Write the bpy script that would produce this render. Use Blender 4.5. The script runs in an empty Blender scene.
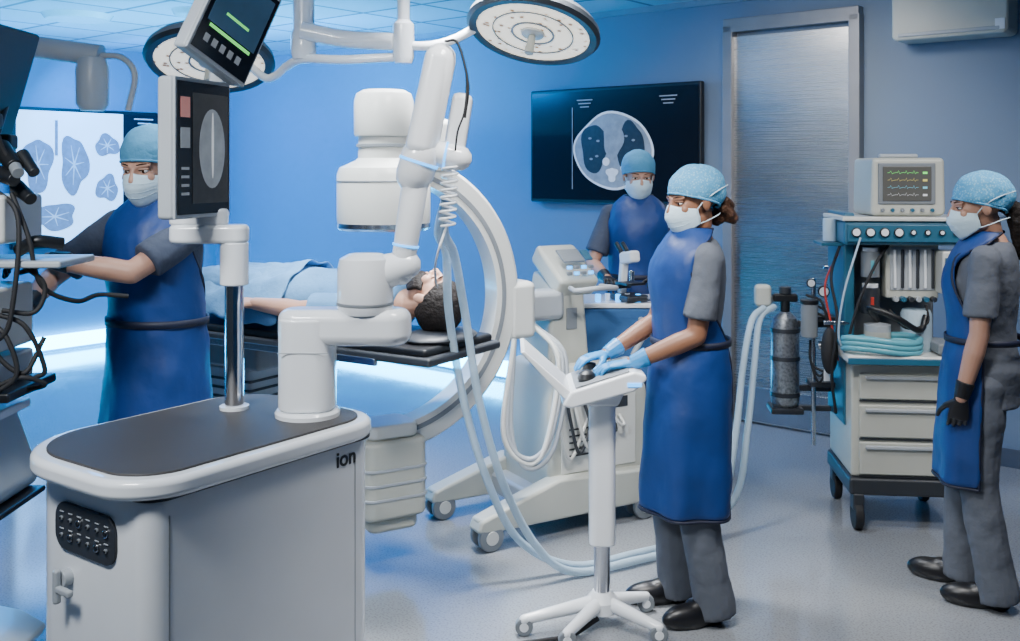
import bpy, math, random
from mathutils import Vector, Matrix, Euler
random.seed(5)
V=Vector
scene=bpy.context.scene
COL=scene.collection
def rad(d): return d*math.pi/180
# ------------------------------------------------------------ materials
def mat(name,col,rough=0.5,metal=0.0,emit=0.0,ecol=None,var=0.06,vscale=6.0,bump=0.0,bscale=60.0,spec=0.5,coat=0.0,trans=0.0,alpha=1.0,sheen=0.0):
    m=bpy.data.materials.new(name); m.use_nodes=True
    nt=m.node_tree; b=nt.nodes['Principled BSDF']
    b.inputs['Roughness'].default_value=rough; b.inputs['Metallic'].default_value=metal
    b.inputs['Specular IOR Level'].default_value=spec
    b.inputs['Coat Weight'].default_value=coat
    b.inputs['Transmission Weight'].default_value=trans
    b.inputs['Alpha'].default_value=alpha
    b.inputs['Sheen Weight'].default_value=sheen
    tc=nt.nodes.new('ShaderNodeTexCoord')
    n=nt.nodes.new('ShaderNodeTexNoise'); n.inputs['Scale'].default_value=vscale; n.inputs['Detail'].default_value=3
    nt.links.new(tc.outputs['Object'],n.inputs['Vector'])
    r=nt.nodes.new('ShaderNodeValToRGB')
    c=V(col)
    r.color_ramp.elements[0].position=0.3; r.color_ramp.elements[1].position=0.7
    r.color_ramp.elements[0].color=(*(c*(1-var)),1); r.color_ramp.elements[1].color=(*(V([min(1,x*(1+var)) for x in c])),1)
    nt.links.new(n.outputs['Fac'],r.inputs['Fac']); nt.links.new(r.outputs['Color'],b.inputs['Base Color'])
    if emit>0:
        b.inputs['Emission Color'].default_value=(*(ecol or col),1); b.inputs['Emission Strength'].default_value=emit
    if bump>0:
        n2=nt.nodes.new('ShaderNodeTexNoise'); n2.inputs['Scale'].default_value=bscale; n2.inputs['Detail'].default_value=4
        nt.links.new(tc.outputs['Object'],n2.inputs['Vector'])
        bp=nt.nodes.new('ShaderNodeBump'); bp.inputs['Strength'].default_value=bump; bp.inputs['Distance'].default_value=0.02
        nt.links.new(n2.outputs['Fac'],bp.inputs['Height']); nt.links.new(bp.outputs['Normal'],b.inputs['Normal'])
    return m
M={}
M['white']=mat('white_enamel',(0.80,0.83,0.86),0.22,var=0.02,coat=0.5)
M['white2']=mat('warm_white_plastic',(0.60,0.61,0.58),0.32,var=0.03,coat=.25)
M['cream']=mat('cream_panel',(0.45,0.46,0.41),0.42,var=0.03)
M['grey']=mat('grey_plastic',(0.18,0.20,0.22),0.45,var=0.05)
M['ltgrey']=mat('light_grey_plastic',(0.36,0.39,0.42),0.4,var=0.04)
M['dark']=mat('dark_grey_plastic',(0.025,0.029,0.036),0.45)
M['black']=mat('black_plastic',(0.006,0.007,0.009),0.4)
M['rubber']=mat('black_rubber',(0.010,0.010,0.012),0.7)
M['deck']=mat('charcoal_deck_mat',(0.045,0.042,0.042),0.6,bump=0.1,bscale=300)
M['steel']=mat('brushed_steel',(0.55,0.57,0.60),0.25,metal=1.0,var=0.05,vscale=20)
M['chrome']=mat('chrome',(0.8,0.8,0.82),0.12,metal=1.0)
M['blueled']=mat('blue_led',(0.05,0.3,0.9),emit=3.0,ecol=(0.02,0.42,1.0))
M['teal']=mat('teal_panel',(0.025,0.11,0.18),0.4)
M['hose']=mat('translucent_hose',(0.50,0.66,0.78),0.3,bump=0.3,bscale=150,alpha=0.75)
M['cyantube']=mat('cyan_tubing',(0.10,0.36,0.44),0.3)
M['apron']=mat('royal_blue_apron',(0.003,0.033,0.165),0.52,var=0.14,vscale=5,bump=0.45,bscale=6)
M['navy']=mat('navy_binding',(0.003,0.006,0.026),0.6)
M['scrub']=mat('grey_scrub_cotton',(0.09,0.102,0.128),0.85,var=0.08,bump=0.7,bscale=9)
M['scrubnavy']=mat('slate_scrub_cotton',(0.040,0.052,0.085),0.85,var=0.1,bump=0.7,bscale=9)
M['gown']=mat('patient_gown_blue',(0.10,0.26,0.48),0.85,var=0.12,bump=0.8,bscale=9)
M['drape']=mat('table_drape_blue',(0.025,0.10,0.26),0.85,var=0.12,bump=0.35,bscale=12)
M['mask']=mat('surgical_mask',(0.50,0.65,0.74),0.8,var=0.03,bump=0.1,bscale=90)
M['capblue']=mat('scrub_cap_blue',(0.06,0.25,0.43),0.85,var=0.1,bump=0.5,bscale=20)
M['gblue']=mat('blue_nitrile',(0.015,0.23,0.55),0.4,var=0.06)
M['gblack']=mat('black_nitrile',(0.008,0.008,0.010),0.45)
M['skinA']=mat('skin_brown',(0.25,0.115,0.065),0.48,var=0.07,bump=0.05,bscale=200)
M['skinB']=mat('skin_light',(0.42,0.23,0.16),0.5,var=0.06,bump=0.05,bscale=200)
M['hairb']=mat('hair_brown',(0.05,0.022,0.012),0.6,var=0.4,vscale=40,bump=.5,bscale=100,spec=.25)
M['hairk']=mat('hair_black',(0.012,0.009,0.008),0.65,var=0.4,vscale=40,bump=.4,bscale=90,spec=.2)
M['eye']=mat('eye_white',(0.5,0.48,0.47),0.2,var=0.01)
M['iris']=mat('iris_dark',(0.03,0.015,0.008),0.15)
M['shoe']=mat('clog_black',(0.008,0.008,0.010),0.35)
M['screenbk']=mat('screen_black',(0.004,0.005,0.008),0.2,emit=0.02,ecol=(0.05,0.08,0.15))
M['navview']=mat('navigation_screen',(0.03,0.07,0.12),0.3,emit=0.12,ecol=(0.1,0.25,0.45),var=.4)
M['ctgrey']=mat('scan_grey',(0.2,0.22,0.24),0.4,emit=0.22,ecol=(0.45,0.5,0.55),var=0.25,vscale=20)
M['ctlight']=mat('scan_light',(0.5,0.5,0.5),0.4,emit=0.5,ecol=(0.7,0.75,0.8),var=.15,vscale=25)
M['ctdark']=mat('scan_dark',(0.02,0.02,0.022),0.4,emit=0.03,ecol=(0.2,0.22,0.25),var=.3,vscale=30)
M['dispwhite']=mat('display_white',(0.5,0.6,0.7),0.4,emit=2.0,ecol=(0.45,0.78,1.0),var=0.1)
M['dispblue']=mat('display_blue',(0.1,0.15,0.2),0.4,emit=0.55,ecol=(0.30,0.42,0.55),var=.3,vscale=25)
M['green']=mat('trace_green',(0.1,0.6,0.1),emit=1.0,ecol=(0.2,0.9,0.2))
M['yellow']=mat('trace_yellow',(0.5,0.45,0.1),emit=.4,ecol=(0.9,0.75,0.3))
M['cyanline']=mat('trace_cyan',(0.1,0.4,0.5),emit=.5,ecol=(0.3,0.7,0.9))
M['monface']=mat('monitor_face',(0.07,0.07,0.065),0.3,emit=0.06,ecol=(0.5,0.48,0.42))
M['red']=mat('red_plastic',(0.45,0.03,0.02),0.5)
M['pink']=mat('scan_pink',(0.4,0.15,0.15),emit=0.3,ecol=(0.8,0.35,0.3))
def capmat():
    m=mat('patterned_scrub_cap',(0.2,0.5,0.7),0.85,bump=0.5,bscale=20)
    nt=m.node_tree; b=nt.nodes['Principled BSDF']
    v=nt.nodes.new('ShaderNodeTexVoronoi'); v.inputs['Scale'].default_value=120
    tc=[n for n in nt.nodes if n.type=='TEX_COORD'][0]
    nt.links.new(tc.outputs['Object'],v.inputs['Vector'])
    r=nt.nodes.new('ShaderNodeValToRGB'); r.color_ramp.elements[0].color=(0.22,0.48,0.64,1); r.color_ramp.elements[1].color=(0.06,0.29,0.52,1)
    r.color_ramp.elements[0].position=0.12; r.color_ramp.elements[1].position=0.5
    nt.links.new(v.outputs['Distance'],r.inputs['Fac']); nt.links.new(r.outputs['Color'],b.inputs['Base Color'])
    return m
M['cappat']=capmat()
def lampmat():
    m=mat('surgical_lamp_glass',(0.75,0.70,0.58),0.3,emit=1.1,ecol=(1,0.9,0.72))
    nt=m.node_tree; b=nt.nodes['Principled BSDF']
    v=nt.nodes.new('ShaderNodeTexVoronoi'); v.inputs['Scale'].default_value=24
    tc=[n for n in nt.nodes if n.type=='TEX_COORD'][0]
    nt.links.new(tc.outputs['Object'],v.inputs['Vector'])
    r=nt.nodes.new('ShaderNodeValToRGB'); r.color_ramp.elements[0].color=(0.22,0.13,0.07,1); r.color_ramp.elements[1].color=(0.92,0.84,0.68,1)
    r.color_ramp.elements[0].position=0.16; r.color_ramp.elements[1].position=0.34
    nt.links.new(v.outputs['Distance'],r.inputs['Fac']); nt.links.new(r.outputs['Color'],b.inputs['Base Color']); nt.links.new(r.outputs['Color'],b.inputs['Emission Color'])
    return m
M['lamp']=lampmat()

# ------------------------------------------------------------ mesh builder
class MB:
    def __init__(s): s.v=[]; s.f=[]
    def loft(s,rings,cap=True,closed=True):
        b=len(s.v); n=len(rings[0])
        for r in rings: s.v+= [tuple(p) for p in r]
        for i in range(len(rings)-1):
            for j in range(n if closed else n-1):
                k=(j+1)%n
                s.f.append((b+i*n+j,b+i*n+k,b+(i+1)*n+k,b+(i+1)*n+j))
        if cap:
            s.f.append(tuple(b+j for j in reversed(range(n))))
            e=b+(len(rings)-1)*n
            s.f.append(tuple(e+j for j in range(n)))
    def capsule(s,p1,r1,p2,r2,n=14,flat=False):
        p1=V(p1);p2=V(p2); d=(p2-p1); L=d.length
        if L<1e-6: d=V((0,0,1))
        d=d.normalized(); a=d.orthogonal().normalized(); b=d.cross(a)
        R=[]
        def ring(c,r): return [c+a*(r*math.cos(2*math.pi*i/n))+b*(r*math.sin(2*math.pi*i/n)) for i in range(n)]
        if not flat:
            for t in (85,60,30): R.append(ring(p1-d*(r1*math.sin(rad(t))),r1*math.cos(rad(t))))
        R.append(ring(p1,r1)); R.append(ring(p2,r2))
        if not flat:
            for t in (30,60,85): R.append(ring(p2+d*(r2*math.sin(rad(t))),r2*math.cos(rad(t))))
        s.loft(R)
    def ell(s,c,r,R=None,n=18,m=10):
        c=V(c); rings=[]
        for i in range(m+1):
            t=-88+176*i/m
            z=math.sin(rad(t))*r[2]; k=math.cos(rad(t))
            ring=[]
            for j in range(n):
                p=V((r[0]*k*math.cos(2*math.pi*j/n),r[1]*k*math.sin(2*math.pi*j/n),z))
                if R: p=R@p
                ring.append(c+p)
            rings.append(ring)
        s.loft(rings)
    def box(s,c,sz,R=None):
        c=V(c); x,y,z=[q/2 for q in sz]; rings=[]
        for zz in (-z,z):
            ring=[]
            for p in ((-x,-y),(x,-y),(x,y),(-x,y)):
                q=V((p[0],p[1],zz)); 
                if R: q=R@q
                ring.append(c+q)
            rings.append(ring)
        s.loft(rings)
    def xf(s,Mx,start=0):
        for i in range(start,len(s.v)): s.v[i]=tuple(Mx@V(s.v[i]))
def mesh_of(name,mb):
    me=bpy.data.meshes.new(name); me.from_pydata([tuple(v) for v in mb.v],[],mb.f); me.update()
    import bmesh
    bm=bmesh.new(); bm.from_mesh(me); bmesh.ops.recalc_face_normals(bm,faces=bm.faces); bm.to_mesh(me); bm.free()
    return me
def group(name,loc=(0,0,0),rz=0,Mx=None):
    e=bpy.data.objects.new(name,None); COL.objects.link(e); e.empty_display_size=0.1
    if Mx is not None: e.matrix_world=Mx
    else: e.location=loc; e.rotation_euler=(0,0,rad(rz))
    return e
def obj(par,name,mb,m,bevel=0,smooth=True,seg=2,solid=0,sub=0,ang=35):
    me=mesh_of(name,mb) if isinstance(mb,MB) else mb
    me.materials.append(M[m] if isinstance(m,str) else m)
    o=bpy.data.objects.new(name,me); COL.objects.link(o)
    if par: o.parent=par
    if smooth:
        for p in me.polygons: p.use_smooth=True
        if not bevel and not sub: me.set_sharp_from_angle(angle=rad(ang))
    if solid:
        q=o.modifiers.new('solid','SOLIDIFY'); q.thickness=solid; q.offset=0
    if sub:
        q=o.modifiers.new('sub','SUBSURF'); q.levels=sub; q.render_levels=sub
    if bevel:
        q=o.modifiers.new('bevel','BEVEL'); q.width=bevel; q.segments=seg; q.limit_method='ANGLE'; q.angle_limit=rad(30); q.harden_normals=True
    return o
def box(par,name,c,s,m,bev=0.006,rot=None,seg=2):
    mb=MB(); R=Euler([rad(a) for a in rot]).to_matrix() if rot else None
    mb.box(c,s,R); return obj(par,name,mb,m,bevel=min(bev,min(s)*0.45),seg=seg)
def cyl(par,name,p1,p2,r,m,r2=None,bev=0.003,n=32):
    mb=MB(); mb.capsule(p1,r,p2,r if r2 is None else r2,n=n,flat=True)
    return obj(par,name,mb,m,bevel=bev)
def ell(par,name,c,r,m,rot=None):
    mb=MB(); R=Euler([rad(a) for a in rot]).to_matrix() if rot else None
    mb.ell(c,r,R,n=28,m=18); return obj(par,name,mb,m)
def lathe(par,name,prof,m,c=(0,0,0),rot=None,n=40,ang=35,hollow=False):
    mb=MB(); R=Euler([rad(a) for a in rot]).to_matrix() if rot else Matrix.Identity(3)
    if hollow: prof=list(prof)+[prof[0]]
    mb.loft([[V(c)+R@V((max(r,0.0005)*math.cos(2*math.pi*j/n),max(r,0.0005)*math.sin(2*math.pi*j/n),z)) for j in range(n)] for r,z in prof],cap=not hollow)
    return obj(par,name,mb,m,ang=ang)
def rrect(x0,x1,y0,y1,r,n=8,radii=None):
    out=[]; rr=radii or (r,r,r,r)
    for cx,cy,a0,q in ((x1-rr[0],y1-rr[0],0,rr[0]),(x0+rr[1],y1-rr[1],90,rr[1]),(x0+rr[2],y0+rr[2],180,rr[2]),(x1-rr[3],y0+rr[3],270,rr[3])):
        for i in range(n+1):
            a=rad(a0+90*i/n); out.append((cx+q*math.cos(a),cy+q*math.sin(a)))
    return out
def prism(par,name,pts,z0,z1,m,bev=0.005,Mx=None,seg=3):
    mb=MB(); mb.loft([[V((x,y,z0)) for x,y in pts],[V((x,y,z1)) for x,y in pts]])
    if Mx: mb.xf(Mx)
    return obj(par,name,mb,m,bevel=bev,seg=seg)
def side_prism(par,name,pts,y0,y1,m,bev=0.005):
    mb=MB(); mb.loft([[V((x,y0,z)) for x,z in pts],[V((x,y1,z)) for x,z in pts]])
    return obj(par,name,mb,m,bevel=bev,seg=3)
def spline(pts,k=8):
    P=[V(p) for p in pts]; P=[P[0]*2-P[1]]+P+[P[-1]*2-P[-2]]; out=[]
    for i in range(1,len(P)-2):
        for j in range(k):
            t=j/k; a,b,c,d=P[i-1:i+3]
            out.append(0.5*((2*b)+(c-a)*t+(2*a-5*b+4*c-d)*t*t+(3*b-a-3*c+d)*t**3))
    out.append(P[-2]); return out
def tube(par,name,pts,r,m,smooth=True,k=8,n=10):
    P=spline(pts,k) if smooth else [V(p) for p in pts]
    mb=MB(); rings=[]; a=None
    for i,p in enumerate(P):
        d=(P[min(i+1,len(P)-1)]-P[max(i-1,0)]).normalized()
        if a is None: a=d.orthogonal().normalized()
        a=(a-d*a.dot(d)).normalized(); b=d.cross(a)
        rings.append([p+a*(r*math.cos(2*math.pi*j/n))+b*(r*math.sin(2*math.pi*j/n)) for j in range(n)])
    mb.loft(rings); return obj(par,name,mb,m,ang=60)
def coil(par,name,p1,p2,R,r,turns,m):
    p1=V(p1);p2=V(p2);d=(p2-p1).normalized();a=d.orthogonal().normalized();b=d.cross(a);N=turns*12
    tube(par,name,[p1.lerp(p2,i/N)+a*(R*math.cos(2*math.pi*i/12))+b*(R*math.sin(2*math.pi*i/12)) for i in range(N+1)],r,m,smooth=False,n=6)
def flat(par,name,c,rx,rz,y,m,n=32,rect=False,pts=None):
    mb=MB()
    if pts: pass
    elif rect: pts=[(-rx,-rz),(rx,-rz),(rx,rz),(-rx,rz)]
    else: pts=[(rx*math.cos(2*math.pi*i/n),rz*math.sin(2*math.pi*i/n)) for i in range(n)]
    mb.loft([[V((c[0]+a,y,c[1]+b)) for a,b in pts],[V((c[0]+a,y+0.001,c[1]+b)) for a,b in pts]])
    return obj(par,name,mb,m,smooth=False)
def blob(rx,rz,k,ph,amp=.12,n=36,pinch=0):
    out=[]
    for i in range(n):
        a=2*math.pi*i/n; q=1+amp*math.sin(k*a+ph)+amp*.5*math.sin((k+2)*a+ph*2)
        out.append((rx*q*math.cos(a),rz*q*math.sin(a)))
    return out
TEX=bpy.data.textures.new('folds','CLOUDS'); TEX.noise_scale=0.12; TEX.noise_depth=2
TEXF=bpy.data.textures.new('fine','CLOUDS'); TEXF.noise_scale=0.02; TEXF.noise_depth=2
def fuse(par,name,mb,voxel,m,smooth=3,disp=0,tex=None,clamp=None):
    me=mesh_of('tmp',mb); o=bpy.data.objects.new('tmp',me); COL.objects.link(o)
    q=o.modifiers.new('r','REMESH'); q.mode='VOXEL'; q.voxel_size=voxel
    if smooth:
        q=o.modifiers.new('s','SMOOTH'); q.iterations=smooth; q.factor=0.5
    if disp:
        q=o.modifiers.new('d','DISPLACE'); q.texture=tex or TEX; q.strength=disp; q.mid_level=0.5
    dg=bpy.context.evaluated_depsgraph_get(); dg.update()
    nm=bpy.data.meshes.new_from_object(o.evaluated_get(dg)); nm.name=name
    bpy.data.objects.remove(o); 
    if clamp is not None:
        for v in nm.vertices:
            if v.co.z<clamp: v.co.z=clamp
    nm.materials.clear()
    return obj(par,name,nm,m,ang=180)

# ------------------------------------------------------------ human
def ik(a,c,l1,l2,pole):
    a=V(a);c=V(c);d=c-a;L=min(d.length,(l1+l2)*0.995); u=d.normalized(); c=a+u*L
    x=(l1*l1-l2*l2+L*L)/(2*L); h=math.sqrt(max(0,l1*l1-x*x))
    p=V(pole); p=(p-u*p.dot(u)).normalized()
    return a+u*x+p*h,c
def hand(mb,w,f,n,left,s,curl=(25,25,25,25),thumb=0.35):
    w=V(w);f=V(f).normalized();n=V(n);n=(n-f*n.dot(f)).normalized();t=f.cross(n)*(-1 if left else 1)
    R=[]
    for d,ww,th in ((-0.015,.026,.021),(0.01,.029,.019),(0.04,.037,.016),(0.075,.041,.014),(0.09,.038,.011)):
        R.append([w+f*(d*s)+t*(ww*s*math.cos(2*math.pi*i/14))+n*(th*s*math.sin(2*math.pi*i/14)) for i in range(14)])
    mb.loft(R)
    for k,(off,L,r) in enumerate(((.030,.072,.0092),(.010,.080,.0095),(-.010,.074,.0090),(-.029,.058,.0080))):
        p=w+f*(.082*s)+t*(off*s); a=0; c=curl[k]; spl=t*(off*1.6)
        for j,(q,cc) in enumerate(((.45,.8),(.30,1.1),(.25,.8))):
            a+=c*cc; d=(f*math.cos(rad(a))+n*math.sin(rad(a))+spl).normalized()
            e=p+d*(L*q*s); mb.capsule(p,r*s*(1-.08*j),e,r*s*(1-.08*(j+1)),n=10); p=e
    p=w+f*(.025*s)+t*(.024*s)+n*(.004*s)
    for j,(L,r,dd) in enumerate(((.040,.0145,f*.6+t*.75+n*thumb),(.032,.0115,f*.8+t*.5+n*thumb),(.026,.0100,f*.95+t*.25+n*thumb))):
        e=p+V(dd).normalized()*(L*s); mb.capsule(p,r*s,e,r*s*.88,n=10); p=e

def human(name,Mx,H,female=False,skin='skinA',scrub='scrub',pants='scrub',glove='gblack',capm='capblue',lean=0.0,
          wristL=(-.22,.05,.80),wristR=(.22,.05,.80),poleL=(-.5,-1,0),poleR=(.5,-1,0),fL=(0,0,-1),fR=(0,0,-1),nL=(1,0,0),nR=(-1,0,0),
          curl=(30,32,34,36),hyaw=0,hpitch=0,hroll=0,apron=True,mask=True,hair=None,footL=(-.11,0),footR=(.11,0),footyaw=8,shoes=True,beard=False,eyes=True,
          ang=1.0,hpos=(0,0,0),hem=.47,headk=1.05,aw=1.0,drapes=None):
    G=group(name,Mx=Mx); s=H/1.75; fx=0.90 if female else 1.0
    def L(p):
        p=V(p); z=p.z
        return V((p.x,p.y+lean*max(0,z-.95),z))*s
    def ring(z,rx,ry,cy,infl=0,n=28):
        rx=rx*fx
        return [L((((rx+infl)*math.cos(2*math.pi*i/n)),cy+(ry+infl)*math.sin(2*math.pi*i/n),z)) for i in range(n)]
    T=[(.84,.10,.08,0),(.88,.145,.105,-.005),(.95,.165,.118,-.008),(1.04,.142,.105,0),(1.12,.135,.102,.004),(1.22,.15,.112,.006),(1.32,.160,.118,.004),(1.39,.158,.108,0),(1.44,.130,.088,-.008),(1.475,.085,.068,-.012),(1.50,.058,.058,-.01)]
    sx=.172*fx
    arms={}
    for sd,wr,pole in ((-1,wristL,poleL),(1,wristR,poleR)):
        S=L((sd*sx,-.005,1.405)); W=V(wr)*s
        E,W2=ik(S,W,.295*s,.262*s,pole); arms[sd]=(S,E,W2)
    body=MB()
    body.loft([ring(*t) for t in T])
    for sd in (-1,1):
        S,E,W=arms[sd]
        body.capsule(L((sd*.09*fx,-.005,1.41)),.052*s,S,.050*s)
        body.capsule(S,.050*s,E,.038*s); mid=E.lerp(W,.3); body.capsule(E,.038*s,mid,.040*s); body.capsule(mid,.040*s,W,.026*s)
        foot=footL if sd<0 else footR
        hp=L((sd*.085,0,.90)); an=V((foot[0],foot[1]-.03,.10))*s
        kn,an2=ik(hp,an,.404*s,.404*s,(0,1,0))
        arms[(sd,'leg')]=(hp,kn,an)
        body.capsule(hp,.085*s,kn,.055*s); cm=kn.lerp(an,.3); body.capsule(kn,.052*s,cm,.055*s); body.capsule(cm,.055*s,an,.035*s)
    hk=s*headk*(0.98 if female else 1.0)
    top=L((0,.02,1.75)); hc=top-V((0,0,.125*hk))+V(hpos)
    Rz=Matrix.Rotation(rad(hyaw),3,'Z')@Matrix.Rotation(rad(hpitch),3,'X')@Matrix.Rotation(rad(hroll),3,'Y')
    Hm=Matrix.Translation(hc)@(Rz*hk).to_4x4()
    def hp_(p): return Hm@V(p)
    st=len(body.v)
    body.ell((0,-.014,.036),(.074,.094,.084)); body.ell((0,.026,-.02),(.060,.064,.085)); body.ell((0,.05,-.088),(.034,.034,.026))
    for q in (-1,1):
        body.ell((q*.030,.022,-.066),(.031,.050,.034)); body.ell((q*.033,.063,-.022),(.026,.026,.026))
        body.ell((q*.077,-.006,-.006),(.010,.019,.031)); body.ell((q*.014,.094,-.030),(.010,.012,.009))
        body.capsule((q*.012,.084,.022),.010,(q*.045,.072,.024),.009)
    body.capsule((0,.086,.018),.008,(0,.108,-.022),.0125)
    body.ell((0,.087,-.056),(.024,.012,.007)); body.ell((0,.085,-.067),(.021,.012,.008))
    body.xf(Hm,st)
    body.capsule(L((0,-.012,1.45)),.060*s,hp_((0,-.022,-.055)),.052*s)
    fuse(G,'body_skin',body,.0050,skin,smooth=2)
    for q in (-1,1):
        if eyes:
            mb=MB(); mb.ell((q*.031,.0765,.004),(.0130,.0095,.0056)); mb.xf(Hm); obj(G,'eye_white',mb,'eye')
            mb=MB(); mb.ell((q*.031,.0837,.004),(.0058,.0032,.0052)); mb.xf(Hm); obj(G,'iris',mb,'iris')
            mb=MB(); mb.capsule((q*.018,.0840,.0125),.0045,(q*.044,.074,.0115),.0042,n=8); mb.xf(Hm); obj(G,'upper_eyelid',mb,skin)
        mb=MB(); mb.capsule((q*.018,.0868,.0088 if eyes else .0),.0016,(q*.044,.0765,.0080 if eyes else -.001),.0016,n=6); mb.xf(Hm); obj(G,'eyelash',mb,'hairk')
        mb=MB(); mb.capsule((q*.016,.0920,.0275),.0020,(q*.034,.0865,.031),.0024,n=8); mb.capsule((q*.034,.0865,.031),.0024,(q*.050,.0740,.028),.0014,n=8); mb.xf(Hm); obj(G,'eyebrow',mb,'hairb')
    def shell(nm,c,r,front,back,m,disp=0,solid=.003,puff=1.0,tie=True):
        mb=MB(); N=40; K=12; rings=[]
        for k in range(K+1):
            rg=[]
            for j in range(N):
                ph=2*math.pi*j/N; cf=math.cos(ph)
                rz=(front+back)/2+(front-back)/2*cf
                th0=math.acos(max(-1,min(1,(rz-c[2])/r[2])))
                th=th0*(1-k/K)+.02
                ry=r[1]*(puff if cf<0 else 1)
                rg.append(V((c[0]+r[0]*math.sin(th)*math.sin(ph),c[1]+ry*math.sin(th)*cf,c[2]+r[2]*math.cos(th))))
            rings.append(rg)
        mb.loft(rings,cap=False); e=len(mb.v)-N; mb.f.append(tuple(range(e,e+N)))
        mb.xf(Hm); o=obj(G,nm,mb,m,solid=solid,ang=180)
        if disp:
            q=o.modifiers.new('s2','SUBSURF'); q.levels=1; q.render_levels=1
            q=o.modifiers.new('d','DISPLACE'); q.texture=TEXF if nm=='hair' else TEX; q.strength=disp
        if tie: tube(G,nm+'_band',[Hm@p for p in rings[0]]+[Hm@rings[0][0]],.005*hk,m,smooth=False)
    if capm:
        shell('scrub_cap',(0,-.018,.036),(.088,.104,.099),.046,-.040,capm,disp=.020,puff=1.20)
        mb=MB(); mb.capsule((.0,-.125,-.02),.010,(.02,-.145,-.05),.005); mb.capsule((.0,-.125,-.02),.010,(-.02,-.14,-.06),.005); mb.xf(Hm); obj(G,'cap_tie',mb,capm)
    if hair=='short':
        shell('hair',(0,-.018,.034),(.084,.105,.095),.062,-.070,'hairk',disp=.008,solid=.006,tie=False)
    elif hair=='bun':
        mb=MB()
        for i in range(20):
            mb.ell((random.uniform(-.04,.04),-.095-random.random()*.050,-.050+random.uniform(-.04,.03)),(.022,.022,.024))
        mb.xf(Hm); fuse(G,'hair_bun',mb,.005,'hairb',smooth=2,disp=.012,tex=TEXF)
    elif hair=='tail':
        mb=MB()
        mb.capsule((0,-.09,.0),.035,(0,-.135,-.04),.034); mb.capsule((0,-.135,-.04),.038,(0,-.14,-.12),.038); mb.capsule((0,-.14,-.12),.038,(.01,-.12,-.22),.014)
        mb.xf(Hm); fuse(G,'ponytail',mb,.006,'hairk',smooth=2,disp=.01,tex=TEXF)
    if mask or beard:
        mb=MB(); U=20;K=12; rings=[]
        for k in range(K+1):
            v=k/K; rg=[]
            for j in range(U+1):
                u=-1+2*j/U; az=rad(72*u); e=1-abs(u)**2.2
                zt=.0+ .004*(1-abs(u))-.022*abs(u) if mask else -.045+.03*abs(u); zb=-.122+.045*abs(u)**1.5
                z=zt+(zb-zt)*v
                bul=math.sin(math.pi*min(1,v*1.0))
                if mask: ry=.100+.024*bul*(e)+ (.006 if v<.5 else -.004*(v-.5)*2*e)
                else: ry=.088+.014*bul
                rx=.071+.004*bul
                if not mask and v>.6: ry-=.02*(v-.6)/.4
                rg.append(V((rx*math.sin(az),-.004+ry*math.cos(az)*(1-.12*v*v),z)))
            rings.append(rg)
        mb.loft(rings,cap=False,closed=False); mb.xf(Hm)
        o=obj(G,'surgical_mask' if mask else 'beard',mb,'mask' if mask else 'hairk',solid=.003 if mask else .008,ang=180)
        if beard:
            q=o.modifiers.new('d','DISPLACE'); q.texture=TEXF; q.strength=.006
        if mask:
            for q in (-1,1):
                tube(G,'mask_tie',[hp_((q*.069,.030,-.022)),hp_((q*.079,.0,.006)),hp_((q*.090,-.05,.03)),hp_((q*.05,-.130,.04))],.0022,'mask')
                tube(G,'mask_tie',[hp_((q*.066,.030,-.078)),hp_((q*.072,-.01,-.07)),hp_((q*.064,-.06,-.06)),hp_((q*.02,-.105,-.06))],.0022,'mask')
            for vv in (.3,.5,.7):
                i=int(K*vv); pts=[V(mb.v[i*(U+1)+j]) for j in range(3,U-2)]
                c0=hp_((0,0,-.05)); tube(G,'mask_pleat',[c0+(p-c0)*1.018 for p in pts],.0012,'mask',smooth=False,n=6)
    top_=MB()
    Z=[t for t in T if t[0]>=.88]
    top_.loft([ring(.80,.160,.118,0,.01),ring(.86,.162,.118,0,.01)]+[ring(z,rx,ry,cy,.012) for z,rx,ry,cy in Z[1:-1]])
    if female: 
        for q in (-1,1): top_.ell(L((q*.065,.075,1.30)),(.058*s,.052*s,.055*s))
    for sd in (-1,1):
        S,E,W=arms[sd]; e=S.lerp(E,.78)
        top_.capsule(L((sd*.07*fx,-.005,1.408)),.058*s,S,.058*s); top_.capsule(S,.058*s,S.lerp(e,.5),.060*s); top_.capsule(S.lerp(e,.1),.058*s,e,.067*s,flat=True)
    fuse(G,'scrub_top',top_,.008,scrub,smooth=4,disp=.014)
    pt=MB(); pt.loft([ring(.80,.14,.105,0,.0),ring(.86,.155,.112,0,.006),ring(.95,.160,.115,-.005,.006),ring(1.03,.145,.105,0,.006)])
    for sd in (-1,1):
        hpj,kn,an=arms[(sd,'leg')]; bt=V((an.x,an.y-.005,.035*s))
        pt.capsule(hpj,.090*s,kn,.076*s); pt.capsule(kn,.076*s,bt,.080*s,flat=True)
    fuse(G,'scrub_trousers',pt,.008,pants,smooth=4,disp=.016)
    if shoes:
        for sd,ft in ((-1,footL),(1,footR)):
            mb=MB(); 
            mb.ell((0,.075,.035),(.049,.115,.052)); mb.ell((0,-.03,.045),(.038,.055,.055)); mb.ell((0,.02,.05),(.043,.09,.05))
            mb.xf(Matrix.Translation((ft[0]*s,ft[1]*s,0))@Matrix.Rotation(rad(-sd*footyaw),4,'Z')@Matrix.Scale(s,4))
            fuse(G,'clog',mb,.007,'shoe',smooth=3,clamp=.0)
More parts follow.
